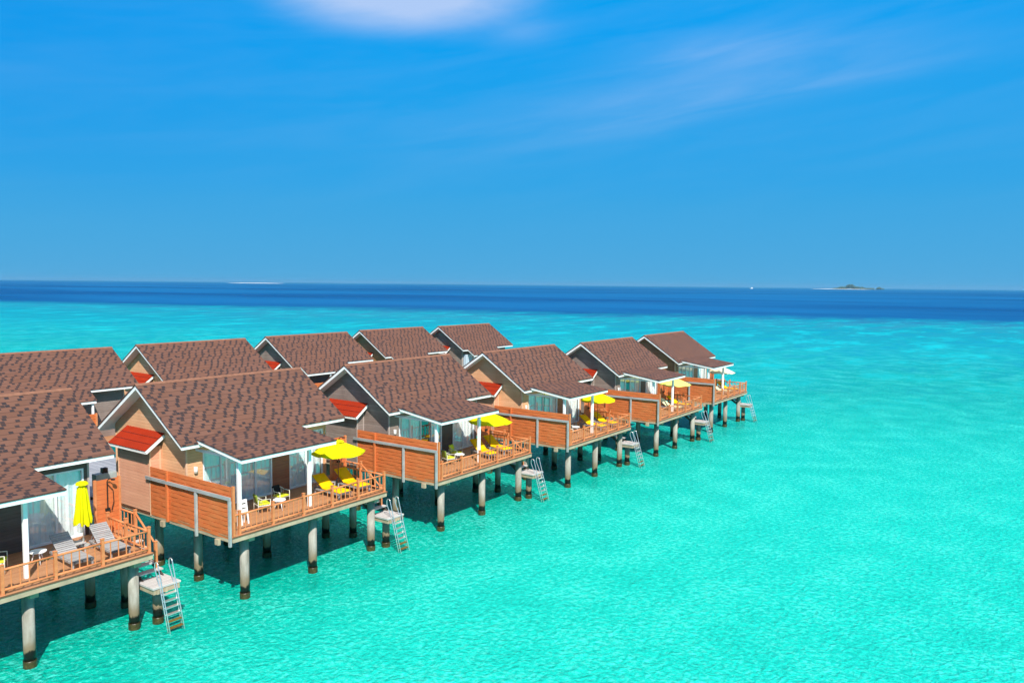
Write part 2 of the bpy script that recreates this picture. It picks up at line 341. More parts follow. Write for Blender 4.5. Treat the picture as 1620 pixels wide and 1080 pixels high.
# ------------------------------------------------------------------ mesh helpers
class MB:
    def __init__(s): s.v = []; s.f = []; s.uv = {}
    def add(s, vs, fs):
        b = len(s.v); s.v += [tuple(v) for v in vs]; s.f += [[i + b for i in f] for f in fs]; return b
    def box(s, x0, x1, y0, y1, z0, z1):
        s.add([(x0, y0, z0), (x1, y0, z0), (x1, y1, z0), (x0, y1, z0), (x0, y0, z1), (x1, y0, z1), (x1, y1, z1), (x0, y1, z1)],
              [(0, 3, 2, 1), (4, 5, 6, 7), (0, 1, 5, 4), (1, 2, 6, 5), (2, 3, 7, 6), (3, 0, 4, 7)]); return s
    def bar(s, a, b, w, h, up=(0, 0, 1)):
        a, b = Vector(a), Vector(b); d = (b - a).normalized(); u = Vector(up)
        r = d.cross(u)
        if r.length < 1e-4: r = Vector((1, 0, 0))
        r.normalize(); u = r.cross(d)
        vs = [p + r * (sx * w / 2) + u * (sz * h / 2) for p in (a, b) for sx, sz in ((-1, -1), (1, -1), (1, 1), (-1, 1))]
        s.add(vs, [(0, 1, 2, 3), (7, 6, 5, 4), (0, 4, 5, 1), (1, 5, 6, 2), (2, 6, 7, 3), (3, 7, 4, 0)]); return s
    def tube(s, pts, r, seg=8, r2=None):
        pts = [Vector(p) for p in pts]; n = len(pts); rings = []
        prev = None
        for i, p in enumerate(pts):
            d = (pts[min(i + 1, n - 1)] - pts[max(i - 1, 0)]).normalized()
            if prev is None:
                a = d.cross(Vector((0, 0, 1)));
                if a.length < 1e-3: a = d.cross(Vector((0, 1, 0)))
                a.normalize()
            else: a = (prev - d * prev.dot(d)).normalized()
            prev = a; c = d.cross(a)
            rr = r if r2 is None else r + (r2 - r) * i / max(1, n - 1)
            rings.append([p + a * math.cos(t) * rr + c * math.sin(t) * rr for t in (2 * math.pi * k / seg for k in range(seg))])
        b = s.add([v for ring in rings for v in ring], [])
        for i in range(n - 1):
            for k in range(seg):
                s.f.append([b + i * seg + k, b + i * seg + (k + 1) % seg, b + (i + 1) * seg + (k + 1) % seg, b + (i + 1) * seg + k])
        s.f.append([b + k for k in range(seg)][::-1]); s.f.append([b + (n - 1) * seg + k for k in range(seg)])
        return s
    def prism(s, poly, x0, x1):
        """poly in (y,z), extruded along x"""
        n = len(poly)
        b = s.add([(x0, y, z) for y, z in poly] + [(x1, y, z) for y, z in poly], [])
        s.f.append([b + i for i in range(n)]); s.f.append([b + n + i for i in range(n)][::-1])
        for i in range(n):
            j = (i + 1) % n; s.f.append([b + j, b + i, b + n + i, b + n + j])
        return s
    def build(s, name, m, parent=None, smooth=False, bevel=0.0, loc=None, uvf=None):
        me = bpy.data.meshes.new(name); me.from_pydata(s.v, [], s.f); me.update()
        import bmesh
        bm = bmesh.new(); bm.from_mesh(me); bmesh.ops.recalc_face_normals(bm, faces=bm.faces); bm.to_mesh(me); bm.free()
        if uvf:
            uv = me.uv_layers.new(name='UVMap')
            for l in me.loops: uv.data[l.index].uv = uvf(me.vertices[l.vertex_index].co)
        if smooth:
            for p in me.polygons: p.use_smooth = True
        me.materials.append(m)
        o = bpy.data.objects.new(name, me); C.objects.link(o)
        if parent: o.parent = parent
        if loc: o.location = loc
        if bevel:
            bv = o.modifiers.new('edge', 'BEVEL'); bv.width = bevel; bv.segments = 2; bv.limit_method = 'ANGLE'
        if smooth == 'auto':
            try: me.shade_auto_smooth
            except AttributeError: pass
        return o

def thing(name, label, cat, loc=(0, 0, 0), rz=0.0, group=None):
    o = bpy.data.objects.new(name, None); C.objects.link(o); o.empty_display_size = 0.3
    o.location = loc; o.rotation_euler = (0, 0, rz); o['label'] = label; o['category'] = cat
    if group: o['group'] = group
    return o
def tag(o, label, cat, group=None):
    o['label'] = label; o['category'] = cat
    if group: o['group'] = group
    return o
def kids(o): return [c for c in C.objects if c.parent == o]
KIDS = {}
def register(o):
    KIDS[o] = kids(o)
    for c in KIDS[o]: register(c)
def dup(o, parent=None, skip=()):
    c = o.copy(); C.objects.link(c)
    if parent: c.parent = parent
    for ch in KIDS.get(o, []):
        if ch.name.split('.')[0] in skip: continue
        dup(ch, c, skip)
    return c
def setmat(o, m):
    for sl in o.material_slots: sl.link = 'OBJECT'; sl.material = m
def each(o, name):
    r = []
    for c in kids(o):
        if c.name.split('.')[0] == name: r.append(c)
        r += each(c, name)
    return r

# ------------------------------------------------------------------ THE VILLA (prototype at the origin; x along ridge, -y to the lagoon)
L, EW, ZR, ZE = 9.49, 3.62, 8.915, 6.52
SL = (ZR - ZE) / EW
def roof_z(y): return ZR - SL * abs(y)

def make_villa(front=True):
    V = thing('water_villa', 'x', 'villa', group='water villas on piles')
    # main roof
    t = 0.06
    b = MB(); b.prism([(-EW - .03, ZE - .02), (0, ZR), (EW + .03, ZE - .02), (EW + .03, ZE - .02 - t), (0, ZR - t), (-EW - .03, ZE - .02 - t)], -0.03, L + .03)
    sl = math.hypot(1, SL)
    roof = b.build('roof', M['shingle'], V, uvf=lambda c: (c.x + (31.3 if c.y > 0 else 0), 20 - abs(c.y) * sl))
    b = MB(); k = 0.17
    b.prism([(-EW, ZE - t - .003), (0, ZR - t - .003), (EW, ZE - t - .003), (EW, ZE - t - k), (0, ZR - t - k * 1.1), (-EW, ZE - t - k)], 0, L)
    b.build('eaves_board', M['white'], roof)
    b = MB(); b.prism([(-.13, ZR - .13 * SL + .025), (0, ZR + .03), (.13, ZR - .13 * SL + .025), (.13, ZR - .13 * SL + .003), (0, ZR + .004), (-.13, ZR - .13 * SL + .003)], -.04, L + .04)
    b.build('ridge_cap', M['ridge'], roof)
    # porch roof over the deck, or the roof carried further down over the entrance
    px0, px1, py0, py1, pz0, pz1 = 0.81, 6.07, -6.77, -3.2, 6.20, 6.72
    if not front: py0, pz0, py1, pz1 = -4.55, ZR - SL * 4.55 - .01, -3.66, ZR - SL * 3.66 - .01
    b = MB(); b.prism([(py0 - .03, pz0), (py1, pz1), (py1, pz1 - .05), (py0 - .03, pz0 - .05)], px0 - .03, px1 + .03)
    pr = b.build('porch_roof', M['shingle'], V, uvf=(lambda c: (c.x + 7.7, 12 + c.y * 1.01)) if front else (lambda c: (c.x, 20 - abs(c.y) * sl)))
    b = MB(); b.prism([(py0, pz0 - .053), (py1, pz1 - .053), (py1, pz1 - .20), (py0, pz0 - .21)], px0, px1)
    b.build('eaves_board', M['white'], pr)
    # walls: shell with two door openings on the lagoon side
    x0, x1, y0, y1, zb = 0.60, 8.72, -3.0, 3.0, ZD - .02
    D1, D2, DZ = (1.43, 5.25), (6.32, 8.52), 5.95
    w = MB(); th = 0.14
    gz = lambda y: roof_z(y) - .245
    for xa, xb in ((x0, x0 + th), (x1 - th, x1)):
        w.prism([(y0, zb), (y0, gz(y0)), (0, gz(0)), (y1, gz(y1)), (y1, zb)], xa, xb)
    w.box(x0 + th, x1 - th, y1 - th, y1, zb, gz(y1))
    if front:
        w.box(x0 + th, D1[0], y0, y0 + th, zb, gz(y0))
        w.box(D1[0], D2[1], y0, y0 + th, DZ, gz(y0))
        w.box(D2[1], x1 - th, y0, y0 + th, zb, gz(y0))
    else: w.box(x0 + th, x1 - th, y0, y0 + th, zb, gz(y0))
    w.build('wall', M['tan'], V)
    if front: w = MB(); w.box(D1[1], D2[0], y0 + .001, y0 + th, zb, DZ); w.build('door_pier', M['panel'], V)
    for x, y in ((x0, y0), (x1, y0), (x0, y1)):
        tr = MB(); sx = -1 if x == x0 else 1; sy = -1 if y == y0 else 1
        tr.box(*sorted((x + sx * .025, x - sx * .05)), *sorted((y + sy * .025, y - sy * .05)), zb, gz(y) - .03)
        tr.build('corner_trim', M['trim'], V)
    # dark room behind the glass
    if front:
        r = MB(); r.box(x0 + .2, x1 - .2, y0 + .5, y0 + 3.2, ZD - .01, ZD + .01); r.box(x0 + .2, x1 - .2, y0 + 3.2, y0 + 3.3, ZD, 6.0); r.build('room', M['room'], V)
    # annex with red awning
    a = MB(); ax0, ax1, ay0, ay1 = 0.02, 0.598, -1.02, 1.70
    a.prism([(ay0, 2.90), (ay0, 6.08), (ay1, 6.08), (ay1, 2.90)], ax0, ax1)
    an = a.build('annex', M['tan'], V)
    for q in ((ax0 - .025, ax0 + .05, ay0 - .025, ay0 + .03, 2.92, 5.98), (ax0 - .025, ax0 + .05, ay1 - .03, ay1 + .025, 2.92, 5.98), (ax1 - .12, ax1 - .05, ay0 - .02, ay0 + .02, 2.92, 6.1)):
        a = MB(); a.box(*q); a.build('corner_trim', M['trim'], an)
    # awning: corrugated sheet
    a = MB(); n = 96; ya, yb = -1.34, 1.90; pts = []
    for i in range(n + 1):
        y = ya + (yb - ya) * i / n; h = 0.018 * math.cos(i * math.pi / 2.0)
        pts.append([(-.36, y, 6.02 + h), (.62, y, 6.72 + h), (-.36, y, 6.00 + h), (.62, y, 6.70 + h)])
    vs = [p for q in pts for p in q]; fs = []
    for i in range(n):
        o = 4 * i
        fs += [(o, o + 1, o + 5, o + 4), (o + 2, o + 6, o + 7, o + 3), (o, o + 4, o + 6, o + 2), (o + 1, o + 3, o + 7, o + 5)]
    fs += [(0, 2, 3, 1), (4 * n, 4 * n + 1, 4 * n + 3, 4 * n + 2)]
    a.add(vs, fs); aw = a.build('awning', M['red'], V, smooth=False)
    a = MB()
    for f in (0.33, 0.66):      # lap joints of the sheets
        a.bar((-.36 + .98 * f, ya + .02, 6.02 + .70 * f + .012), (-.36 + .98 * f, yb - .02, 6.02 + .70 * f + .012), .022, .022)
    a.build('lap_joint', mat_red_dark, aw)
    a = MB()
    for y in (ya + .03, yb - .03): a.bar((-.33, y, 5.92), (.58, y, 6.57), .04, .15)
    a.bar((-.315, ya + .051, 5.93), (-.315, yb - .051, 5.93), .03, .13)
    a.build('eaves_board', M['white'], aw)
    if not front: return back_villa(V, y0, zb)
    # sliding doors
    for (a0, a1), fold in ((D1, 4), (D2, 2)):
        f = MB(); y = y0 - .012
        f.box(a0, a1, y, y + .10, DZ - .07, DZ); f.box(a0, a1, y, y + .10, ZD, ZD + .09)
        f.box(a0, a0 + .07, y, y + .10, ZD + .09, DZ - .07); f.box(a1 - .07, a1, y, y + .10, ZD + .09, DZ - .07)
        for i in range(1, fold):
            xm = a0 + (a1 - a0) * i / fold; f.box(xm - .04, xm + .04, y + .015, y + .09, ZD + .09, DZ - .07)
        d = f.build('sliding_door', M['alu'], V)
        g = MB(); g.add([(a0 + .07, y0 + .04, ZD + .09), (a1 - .07, y0 + .04, ZD + .09), (a1 - .07, y0 + .04, DZ - .07), (a0 + .07, y0 + .04, DZ - .07)], [(0, 1, 2, 3)]); g.build('glass', M['glass'], d)
        for half in (0, 1):
            c = MB(); xs = a0 + .05 + half * (a1 - a0 - .1) / 2; xe = xs + (a1 - a0 - .1) / 2; m = 90; rows = []
            ph = half * 1.7 + a0
            for i in range(m + 1):
                x = xs + (xe - xs) * i / m
                yy = y0 + .125 + .040 * math.sin(x * 17 + ph + .8 * math.sin(x * 3.1)) + .014 * math.sin(x * 41)
                rows.append((x, yy))
            vs = [(x, yy, ZD + .02) for x, yy in rows] + [(x, yy * .5 + (y0 + .125) * .5, DZ - .02) for x, yy in rows]
            c.add(vs, [(i, i + 1, m + 2 + i, m + 1 + i) for i in range(m)])
            c.build('curtain', M['curtain'], d, smooth=True)
    # wall lamp
    l = MB(); l.box(.93, 1.09, y0 - .14, y0 - .03, 5.06, 5.30); lm = l.build('wall_lamp', M['lampw'], V, bevel=.03)
    l = MB(); l.box(.97, 1.05, y0 - .03, y0 - .001, 5.0, 5.3); l.box(.95, 1.07, y0 - .12, y0 - .04, 5.02, 5.06); l.build('bracket', M['creammetal'], lm)
    # porch posts and beams
    for x in (1.10, 4.95):
        p = MB(); p.box(x - .075, x + .075, -6.22, -6.07, ZD, 5.99); p.build('porch_post', M['white'], V, bevel=.008)
    p = MB(); p.box(.9, 5.9, -6.20, -6.09, 5.99, 6.075)
    for x in (1.10, 4.95): p.box(x - .05, x + .05, -6.07, -3.02, 6.02, 6.13)
    p.build('porch_beam', M['white'], V)
    # deck
    d = MB(); d.box(0.0, 9.05, -7.25, -3.02, 3.06, ZD); d.box(8.74, 9.9, -4.55, -2.3, 3.06, ZD - .004)
    dk = d.build('deck', M['deckwood'], V)
    d = MB(); d.box(0.02, 9.03, -7.225, -7.06, 2.87, 3.056); d.box(8.90, 9.03, -7.055, -3.0, 2.87, 3.056)
    d.box(0.02, .15, -7.055, 3.0, 2.84, 3.056); d.box(.16, 8.89, 2.87, 3.0, 2.84, 3.056)
    for x in (1.05, 4.8, 8.5): d.box(x - .14, x + .14, -7.05, 2.86, 2.66, 2.95)
    for y in (-6.5, -3.2, 0.0): d.box(.16, 8.89, y - .12, y + .12, 2.955, 3.05)
    d.build('deck_beam', M['beam'], dk)
    d = MB(); d.box(.16, 8.72, -3.0, 2.86, 3.052, 3.10); d.build('floor_slab', M['beam'], dk)
    for ya in (-6.35, -2.2): d = MB(); d.box(-.10, .018, ya, ya + .25, 2.62, 2.86); d.build('beam_end', M['beam'], dk)
    # piles
    spots = [(x, y, 2.66, .195) for x in (1.05, 4.80, 8.60) for y in (-6.52, -3.1, 0.1, 2.6)] + [(9.45, -6.75, 1.56, .19), (9.50, -4.25, 2.62, .19)]
    for x, y, zt, r in spots:
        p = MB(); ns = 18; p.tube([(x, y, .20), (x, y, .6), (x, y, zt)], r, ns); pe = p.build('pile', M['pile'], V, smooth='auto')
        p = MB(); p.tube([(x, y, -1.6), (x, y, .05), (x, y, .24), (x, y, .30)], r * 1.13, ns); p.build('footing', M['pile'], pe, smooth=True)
    # stair, landing platform
    s = MB()
    for i in range(1, 6):
        yy = -4.55 - .34 * i; zz = ZD - .22 * i; s.box(8.98, 9.98, yy - .06, yy + .26, zz - .05, zz)
    st = s.build('staircase', M['oldwood'], V)
    s = MB()
    for x in (9.04, 9.90): s.bar((x, -4.4, 2.90), (x, -6.5, 1.62), .06, .20)
    s.build('stringer', mat_dark_wood, st)
    s = MB(); s.box(8.86, 10.03, -7.47, -6.25, 1.70, 1.77)
    pl = s.build('landing_platform', M['oldwood'], V)
    s = MB(); s.box(8.90, 9.99, -7.44, -7.33, 1.50, 1.695); s.box(8.90, 9.99, -6.4, -6.3, 1.50, 1.695)
    for x in (8.90, 9.90): s.box(x, x + .09, -7.325, -6.405, 1.5, 1.695)
    for x in (9.0, 9.35, 9.85): s.box(x, x + .10, -7.50, -7.472, 1.50, 1.68)
    s.build('platform_frame', M['beam'], pl)
    # shower screen
    s = MB()
    for i in range(11):
        z = ZD + .02 + i * .205; s.box(8.80, 9.80, -3.37, -3.335, z, z + .195)
    ss = s.build('shower_screen', M['orange'], V)
    s = MB(); s.box(8.74, 8.84, -3.40, -3.30, ZD, 5.42); s.box(9.76, 9.86, -3.40, -3.30, ZD, 5.42); s.build('post', M['rail'], ss)
    s = MB(); s.tube([(9.27, -3.42, 4.15), (9.27, -3.42, 5.30), (9.30, -3.50, 5.42), (9.40, -3.66, 5.42)], .022, 8)
    s.tube([(9.27, -3.43, 5.2), (9.5, -3.44, 4.9), (9.52, -3.44, 4.4), (9.42, -3.44, 4.05)], .014, 6)
    s.box(9.18, 9.36, -3.46, -3.375, 4.05, 4.16); s.tube([(9.40, -3.66, 5.42), (9.40, -3.66, 5.37)], .08, 10)
    s.build('shower_pipe', M['black'], ss)
    return V

def back_villa(V, y0, zb):
    d = MB(); d.box(5.2, 6.1, y0 - .06, y0 - .002, ZD, 5.25); d.build('entrance_door', M['panel'], V)
    d = MB(); d.box(.78, 1.95, y0 - .42, y0 - .02, 4.45, 5.85); d.build('wall_cabinet', M['paleblue'], V, bevel=.02)
    d = MB(); d.box(0.02, 8.8, -4.85, 2.95, 2.86, ZD - .025); d.build('deck', M['deckwood'], V)
    for x in (1.0, 3.5, 5.9):
        p = MB(); p.box(x - .06, x + .06, -4.44, -4.32, ZD - .02, 5.68); p.build('porch_post', M['white'], V)
    for x in (1.05, 4.8, 8.5):
        for y in (-4.5, -.8, 2.7):
            p = MB(); p.tube([(x, y, -1.6), (x, y, 2.86)], .22, 14); p.build('pile', M['pile'], V, smooth=True)
    return V

mat_red_dark = mat_simple('red_sheet_edge', (0.20, 0.018, 0.01), 0.5, 0.1)
mat_dark_wood = mat_simple('dark_stringer_wood', (0.075, 0.055, 0.045), 0.7, 0.3)

mat_gap_shade = mat_simple('fence_gap_shade', (0.22, 0.056, 0.018), 0.8, 0.2)  # shade of the fence gaps put into a dark colour
def make_fence(ya=-1.06, yb=-7.10, zhi=5.22, front=True):
    F = thing('privacy_fence', 'x', 'fence', group='woven privacy fences beside the decks')
    b = MB(); rows = 12; zlo = 2.97; H = (zhi - zlo) / rows; n = 60
    for r in range(rows):
        z0 = zlo + r * H + .008; z1 = z0 + H - .016
        pr = []
        for i in range(n + 1):
            y = ya + (yb - ya) * i / n
            x = .015 + .011 * math.sin(math.pi * (y - ya) / .7525 + math.pi * (r % 2))
            pr.append((x, y))
        vs = []
        for x, y in pr: vs += [(x - .011, y, z0), (x - .011, y, z1), (x + .011, y, z1), (x + .011, y, z0)]
        fs = []
        for i in range(n):
            o = 4 * i
            for k in range(4): fs.append((o + k, o + (k + 1) % 4, o + 4 + (k + 1) % 4, o + 4 + k))
        fs += [(0, 1, 2, 3), (4 * n + 3, 4 * n + 2, 4 * n + 1, 4 * n)]
        b.add(vs, fs)
    b.build('woven_panel', M['orange'], F)
    b = MB(); b.box(.030, .044, yb, ya, 2.96, zhi - .02); b.build('gap_shade', mat_gap_shade, F)  # added dark sheet standing in for shade between the woven boards
    if not front:
        for y in (ya, (ya + yb) / 2, yb):
            b = MB(); b.box(-.05, .05, y - .05, y + .05, 3.1, zhi + .03); b.build('post', M['rail'], F)
        return F
    b = MB(); b.bar((-.085, -.82, 4.70), (-.085, -7.2, 4.74), .06, .14); b.build('rail', M['greyrail'], F)
    for y, z0, z1, m, x in ((-2.52, 2.93, 5.2, 'orange', -.06), (-4.76, 2.72, 4.64, 'greyrail', -.08), (-7.15, 2.72, 4.66, 'greyrail', -.08), (-7.19, 3.125, 5.24, 'rail', .075)):
        b = MB(); b.box(x - .05, x + .05, y - .055, y + .055, z0, z1); b.build('post', M[m], F)
    return F

def make_railing():
    R = thing('deck_railing', 'x', 'railing', group='orange deck railings')
    bal = None
    def post(x, y, z0, z1, s=.105):
        b = MB(); b.box(-s / 2, s / 2, -s / 2, s / 2, z0, z1); b.box(-s / 2 - .012, s / 2 + .012, -s / 2 - .012, s / 2 + .012, z1, z1 + .03)
        b.build('post', M['rail'], R, loc=(x, y, 0))
    def balu(x, y, z0, z1):
        b = MB(); b.tube([(0, 0, z0), (0, 0, z1)], .024, 6); return b.build('baluster', M['rail'], R, loc=(x, y, 0))
    def bay(p, q, n):
        (xa, ya), (xb, yb) = p, q
        for nm, z, r in (('top_rail', 3.98, .042), ('bottom_rail', 3.28, .045)):
            b = MB(); b.tube([(xa, ya, z), (xb, yb, z)], r, 8); b.build(nm, M['rail'], R, smooth=True)
        for i in range(n):
            t = (i + 1) / (n + 1); x = xa + (xb - xa) * t; y = ya + (yb - ya) * t
            o = first[0].copy() if first else balu(x, y, 3.29, 3.97)
            if first: C.objects.link(o); o.location = (x, y, 0)
            else: first.append(o)
    first = []
    X = [0.40, 2.10, 3.78, 5.48, 7.14, 8.93]; Y = -7.13
    for x in X: post(x, Y, ZD, 4.13)
    b = MB(); b.tube([(.10, Y, 3.98), (.40, Y, 3.98)], .042, 8); b.build('top_rail', M['rail'], R, smooth=True)
    for a, c in zip(X[:-1], X[1:]): bay((a, Y), (c, Y), 5)
    for y in (-5.45, -4.05): post(8.93, y, ZD, 4.16)
    bay((8.93, Y), (8.93, -5.45), 4); bay((8.93, -5.45), (8.93, -4.05), 4)
    post(9.85, -3.05, ZD, 4.13); post(9.85, -4.5, ZD, 4.13); post(9.85, -6.0, 1.85, 3.08)
    bay((9.85, -3.05), (9.85, -4.5), 4)
    b = MB(); b.tube([(9.85, -4.5, 4.02), (9.85, -6.0, 2.98)], .042, 8); b.build('stair_rail', M['rail'], R, smooth=True)
    return R

def make_ladder():
    T = thing('swim_ladder', 'x', 'ladder', group='steel ladders down to the water')
    def P(x, z): return (x, -7.58 - (1.75 - z) * .30, z)
    for x in (9.16, 9.76):
        b = MB(); top = P(x, 2.58)
        arc = [P(x, -.5), P(x, 1.0), top]
        for k in range(1, 7):
            a = math.pi * k / 6; arc.append((x, top[1] + .115 * (1 - math.cos(a)), top[2] + .11 * math.sin(a)))
        arc += [(x, top[1] + .23, 2.4), (x, P(x, 1.65)[1] + .17, 1.72), (x, P(x, 0.9)[1] + .15, .9), (x, P(x, -.4)[1] + .15, -.4)]
        b.tube(arc, .022, 8); b.build('side_rail', M['steel'], T, smooth=True)
    for i in range(8):
        z = 1.45 - i * .25; q = P(0, z); b = MB(); b.box(9.17, 9.75, q[1] - .01, q[1] + .15, z - .015, z + .02)
        o = b.build('step', M['steel'] if z > .62 else M['algae'], T)
    return T

V0 = make_villa(); VB = make_villa(False); F0 = make_fence(); FB = make_fence(-1.0, -6.0, 5.02, False); R0 = make_railing(); T0 = make_ladder()
for o in (V0, VB, F0, FB, R0, T0): register(o)

POS = dict(A=(-11.98, .91), B=(0, 0), C=(12.138, -.782), D=(24.386, -1.608), E=(36.947, -2.313), F=(49.472, -2.119),
           G=(.3, 20.9), H=(12.025, 21.585), I=(23.993, 22.038), J=(36.014, 22.897), K=(47.5, 22.3))
WALL = dict(A='dark', B='tan', C='grey', D='tan', E='grey', F='brown', G='grey', H='tan', I='grey', J='brown', K='grey')
LAB = dict(
    A='dark walled villa with bare grey loungers and a folded yellow umbrella on its deck',
    B='tan walled villa with yellow loungers and a white rack at its porch post',
    C='grey walled lagoon-side villa with its glass door standing open',
    D='tan walled villa fourth along the lagoon-side row, bare metal chair on its deck',
    E='grey walled villa with pale lemon umbrella and one cream lounger on its deck',
    F='brown walled villa at the open sea end of its row, cream umbrella on deck',
    G='roof-only view of first villa in the rear row, its gable end out of view',
    H='rear row villa with tan gable and red awning, behind the dark walled villa',
    I='rear row villa with grey gable and part of red awning, its porch shadow visible',
    J='rear row villa with brown gable, fourth along the rear row',
    K='grey gabled villa at the open sea end of the rear row')
HOST = dict(A='the dark walled villa', B='the tan villa with the white rack', C='the grey villa with the open door',
            D='the tan villa fourth in its row', E='the grey villa with the lemon umbrella', F='the brown villa at the row end',
            G='the first rear row villa', H='the tan rear row villa', I='the second grey rear row villa', J='the brown rear row villa', K='the last rear row villa')
VIL = {}
for k, (x, y) in POS.items():
    front = k in 'ABCDEF'
    v = (V0 if k == 'B' else dup(V0)) if front else (VB if k == 'G' else dup(VB))
    v.location = (x, y, 0); v['label'] = LAB[k]; VIL[k] = v
    if k == 'B':
        continue
for k, v in VIL.items():
    for nm in ('wall', 'annex'):
        for o in each(v, nm): setmat(o, M['rose' if nm == 'annex' and WALL[k] == 'tan' else WALL[k]])
    tone = {'tan': ('trim', 'panel'), 'grey': ('greytrim', 'dark'), 'dark': ('greytrim', 'dark'), 'brown': ('trim', 'brown')}[WALL[k]]
    for o in each(v, 'corner_trim'): setmat(o, M[tone[0]])
    for o in each(v, 'door_pier'): setmat(o, M[tone[1]])
def draw_back(v, which, keep, right):
    cs = sorted(each(v, 'curtain'), key=lambda o: o.data.vertices[0].co.x); o = cs[which]
    xs = [q.co.x for q in o.data.vertices]; e = max(xs) if right else min(xs)
    o.scale.x = keep; o.location.x = e * (1 - keep)
draw_back(VIL['C'], 1, .52, True); draw_back(VIL['E'], 0, .72, False); draw_back(VIL['D'], 1, .8, True)
for k in POS:
    x, y = POS[k]; h = HOST[k]
    if k in 'ABCDEF':
        f = F0 if k == 'B' else dup(F0); f.location = (x, y, 0); f['label'] = 'orange woven fence with grey rail beside ' + h
    elif k in 'GI':
        f = FB if k == 'G' else dup(FB); f.location = (x, y - 4.62, 0); f.rotation_euler = (0, 0, math.pi / 2); f['label'] = 'orange woven screen under the entrance eaves of ' + h
    if k in 'ABCDEF':
        r = R0 if k == 'B' else dup(R0); r.location = (x, y, 0); r['label'] = 'orange post and baluster railing of ' + h
        t = T0 if k == 'B' else dup(T0); t.location = (x, y, 0); t['label'] = 'steel ladder below ' + h

# ------------------------------------------------------------------ FURNITURE
HINGE, SW, SH, BL = 1.28, .74, .32, 1.0
def make_lounger():
    T = thing('sun_lounger', 'x', 'sun lounger', group='sun loungers on the decks')
    b = MB()
    for s in (-1, 1): b.box(s * SW / 2 - .025 - .0, s * SW / 2 + .025, 0, 1.98, SH - .10, SH - .02)
    b.box(-SW / 2 + .026, SW / 2 - .026, 0, .05, SH - .10, SH - .02); b.box(-SW / 2 + .026, SW / 2 - .026, 1.93, 1.98, SH - .10, SH - .02)
    b.build('frame', M['lounge'], T)
    for x in (-1, 1):
        for y in (.06, 1.86):
            b = MB(); b.box(x * (SW / 2 - .03) - .03, x * (SW / 2 - .03) + .03, y - .03, y + .05, 0, SH - .10); b.build('leg', M['lounge'], T)
    b = MB()
    for i in range(14): b.box(-SW / 2 + .03, SW / 2 - .03, .02 + i * .09, .09 + i * .09, SH - .018, SH)
    b.build('seat', M['lounge'], T)
    b = MB(); a = math.radians(BA)
    for i in range(11):
        t0, t1 = .02 + i * .09, .09 + i * .09
        for zz in (0,):
            p, q = Vector((0, HINGE + t0 * math.cos(a), SH + t0 * math.sin(a))), Vector((0, HINGE + t1 * math.cos(a), SH + t1 * math.sin(a)))
            b.bar((0, (p.y + q.y) / 2, (p.z + q.z) / 2 - .009), (0, (p.y + q.y) / 2 + .0001, (p.z + q.z) / 2 - .009), SW - .06, .018) if False else \
                b.add([(sx * (SW / 2 - .03), pt.y + dz * -math.sin(a), pt.z + dz * math.cos(a)) for pt in (p, q) for dz in (-.018, 0) for sx in (-1, 1)],
                      [(0, 1, 3, 2), (4, 6, 7, 5), (0, 2, 6, 4), (1, 5, 7, 3), (0, 4, 5, 1), (2, 3, 7, 6)])
    for s in (-1, 1):
        b.bar((s * (SW / 2 - .06), HINGE, SH - .04), (s * (SW / 2 - .06), HINGE + BL * math.cos(a), SH - .04 + BL * math.sin(a)), .04, .04)
        b.bar((s * (SW / 2 - .10), HINGE + .6 * math.cos(a), SH - .05 + .6 * math.sin(a)), (s * (SW / 2 - .10), HINGE + .78, SH - .07), .03, .03)
    b.build('backrest', M['lounge'], T)
    return T
BA = 34
def cushion_mesh():
    b = MB(); a = math.radians(BA); prof = []
    n1, n2 = 12, 10
    for i in range(n1 + 1): prof.append((.0 + HINGE * i / n1, SH, 0))
    for i in range(1, n2 + 1): t = BL * i / n2; prof.append((HINGE + t * math.cos(a), SH + t * math.sin(a), a))
    m = 9; top = []; bot = []
    for i, (y, z, an) in enumerate(prof):
        an2 = an if i != n1 else a / 2
        e = min(1.0, min(i, len(prof) - 1 - i) / 1.2 + .35)
        for j in range(m):
            u = j / (m - 1) * 2 - 1; r = (1 - abs(u) ** 4 * .45) * e
            puff = .012 * math.sin(i * math.pi / 3) ** 2
            h = (.075 + puff) * r
            top.append((u * (SW / 2 + .0), y - math.sin(an2) * h, z + .004 + math.cos(an2) * h)); bot.append((u * SW / 2, y - math.sin(an2) * .006, z + .006))
    nt = len(top); b.add(top + bot, [])
    R = len(prof)
    for i in range(R - 1):
        for j in range(m - 1):
            q = i * m + j; b.f.append([q, q + 1, q + m + 1, q + m]); b.f.append([nt + q, nt + q + m, nt + q + m + 1, nt + q + 1])
        for j in (0, m - 1): q = i * m + j; b.f.append([q, q + m, nt + q + m, nt + q])
    for i in (0, R - 1):
        for j in range(m - 1): q = i * m + j; b.f.append([q, nt + q, nt + q + 1, q + 1])
    return b

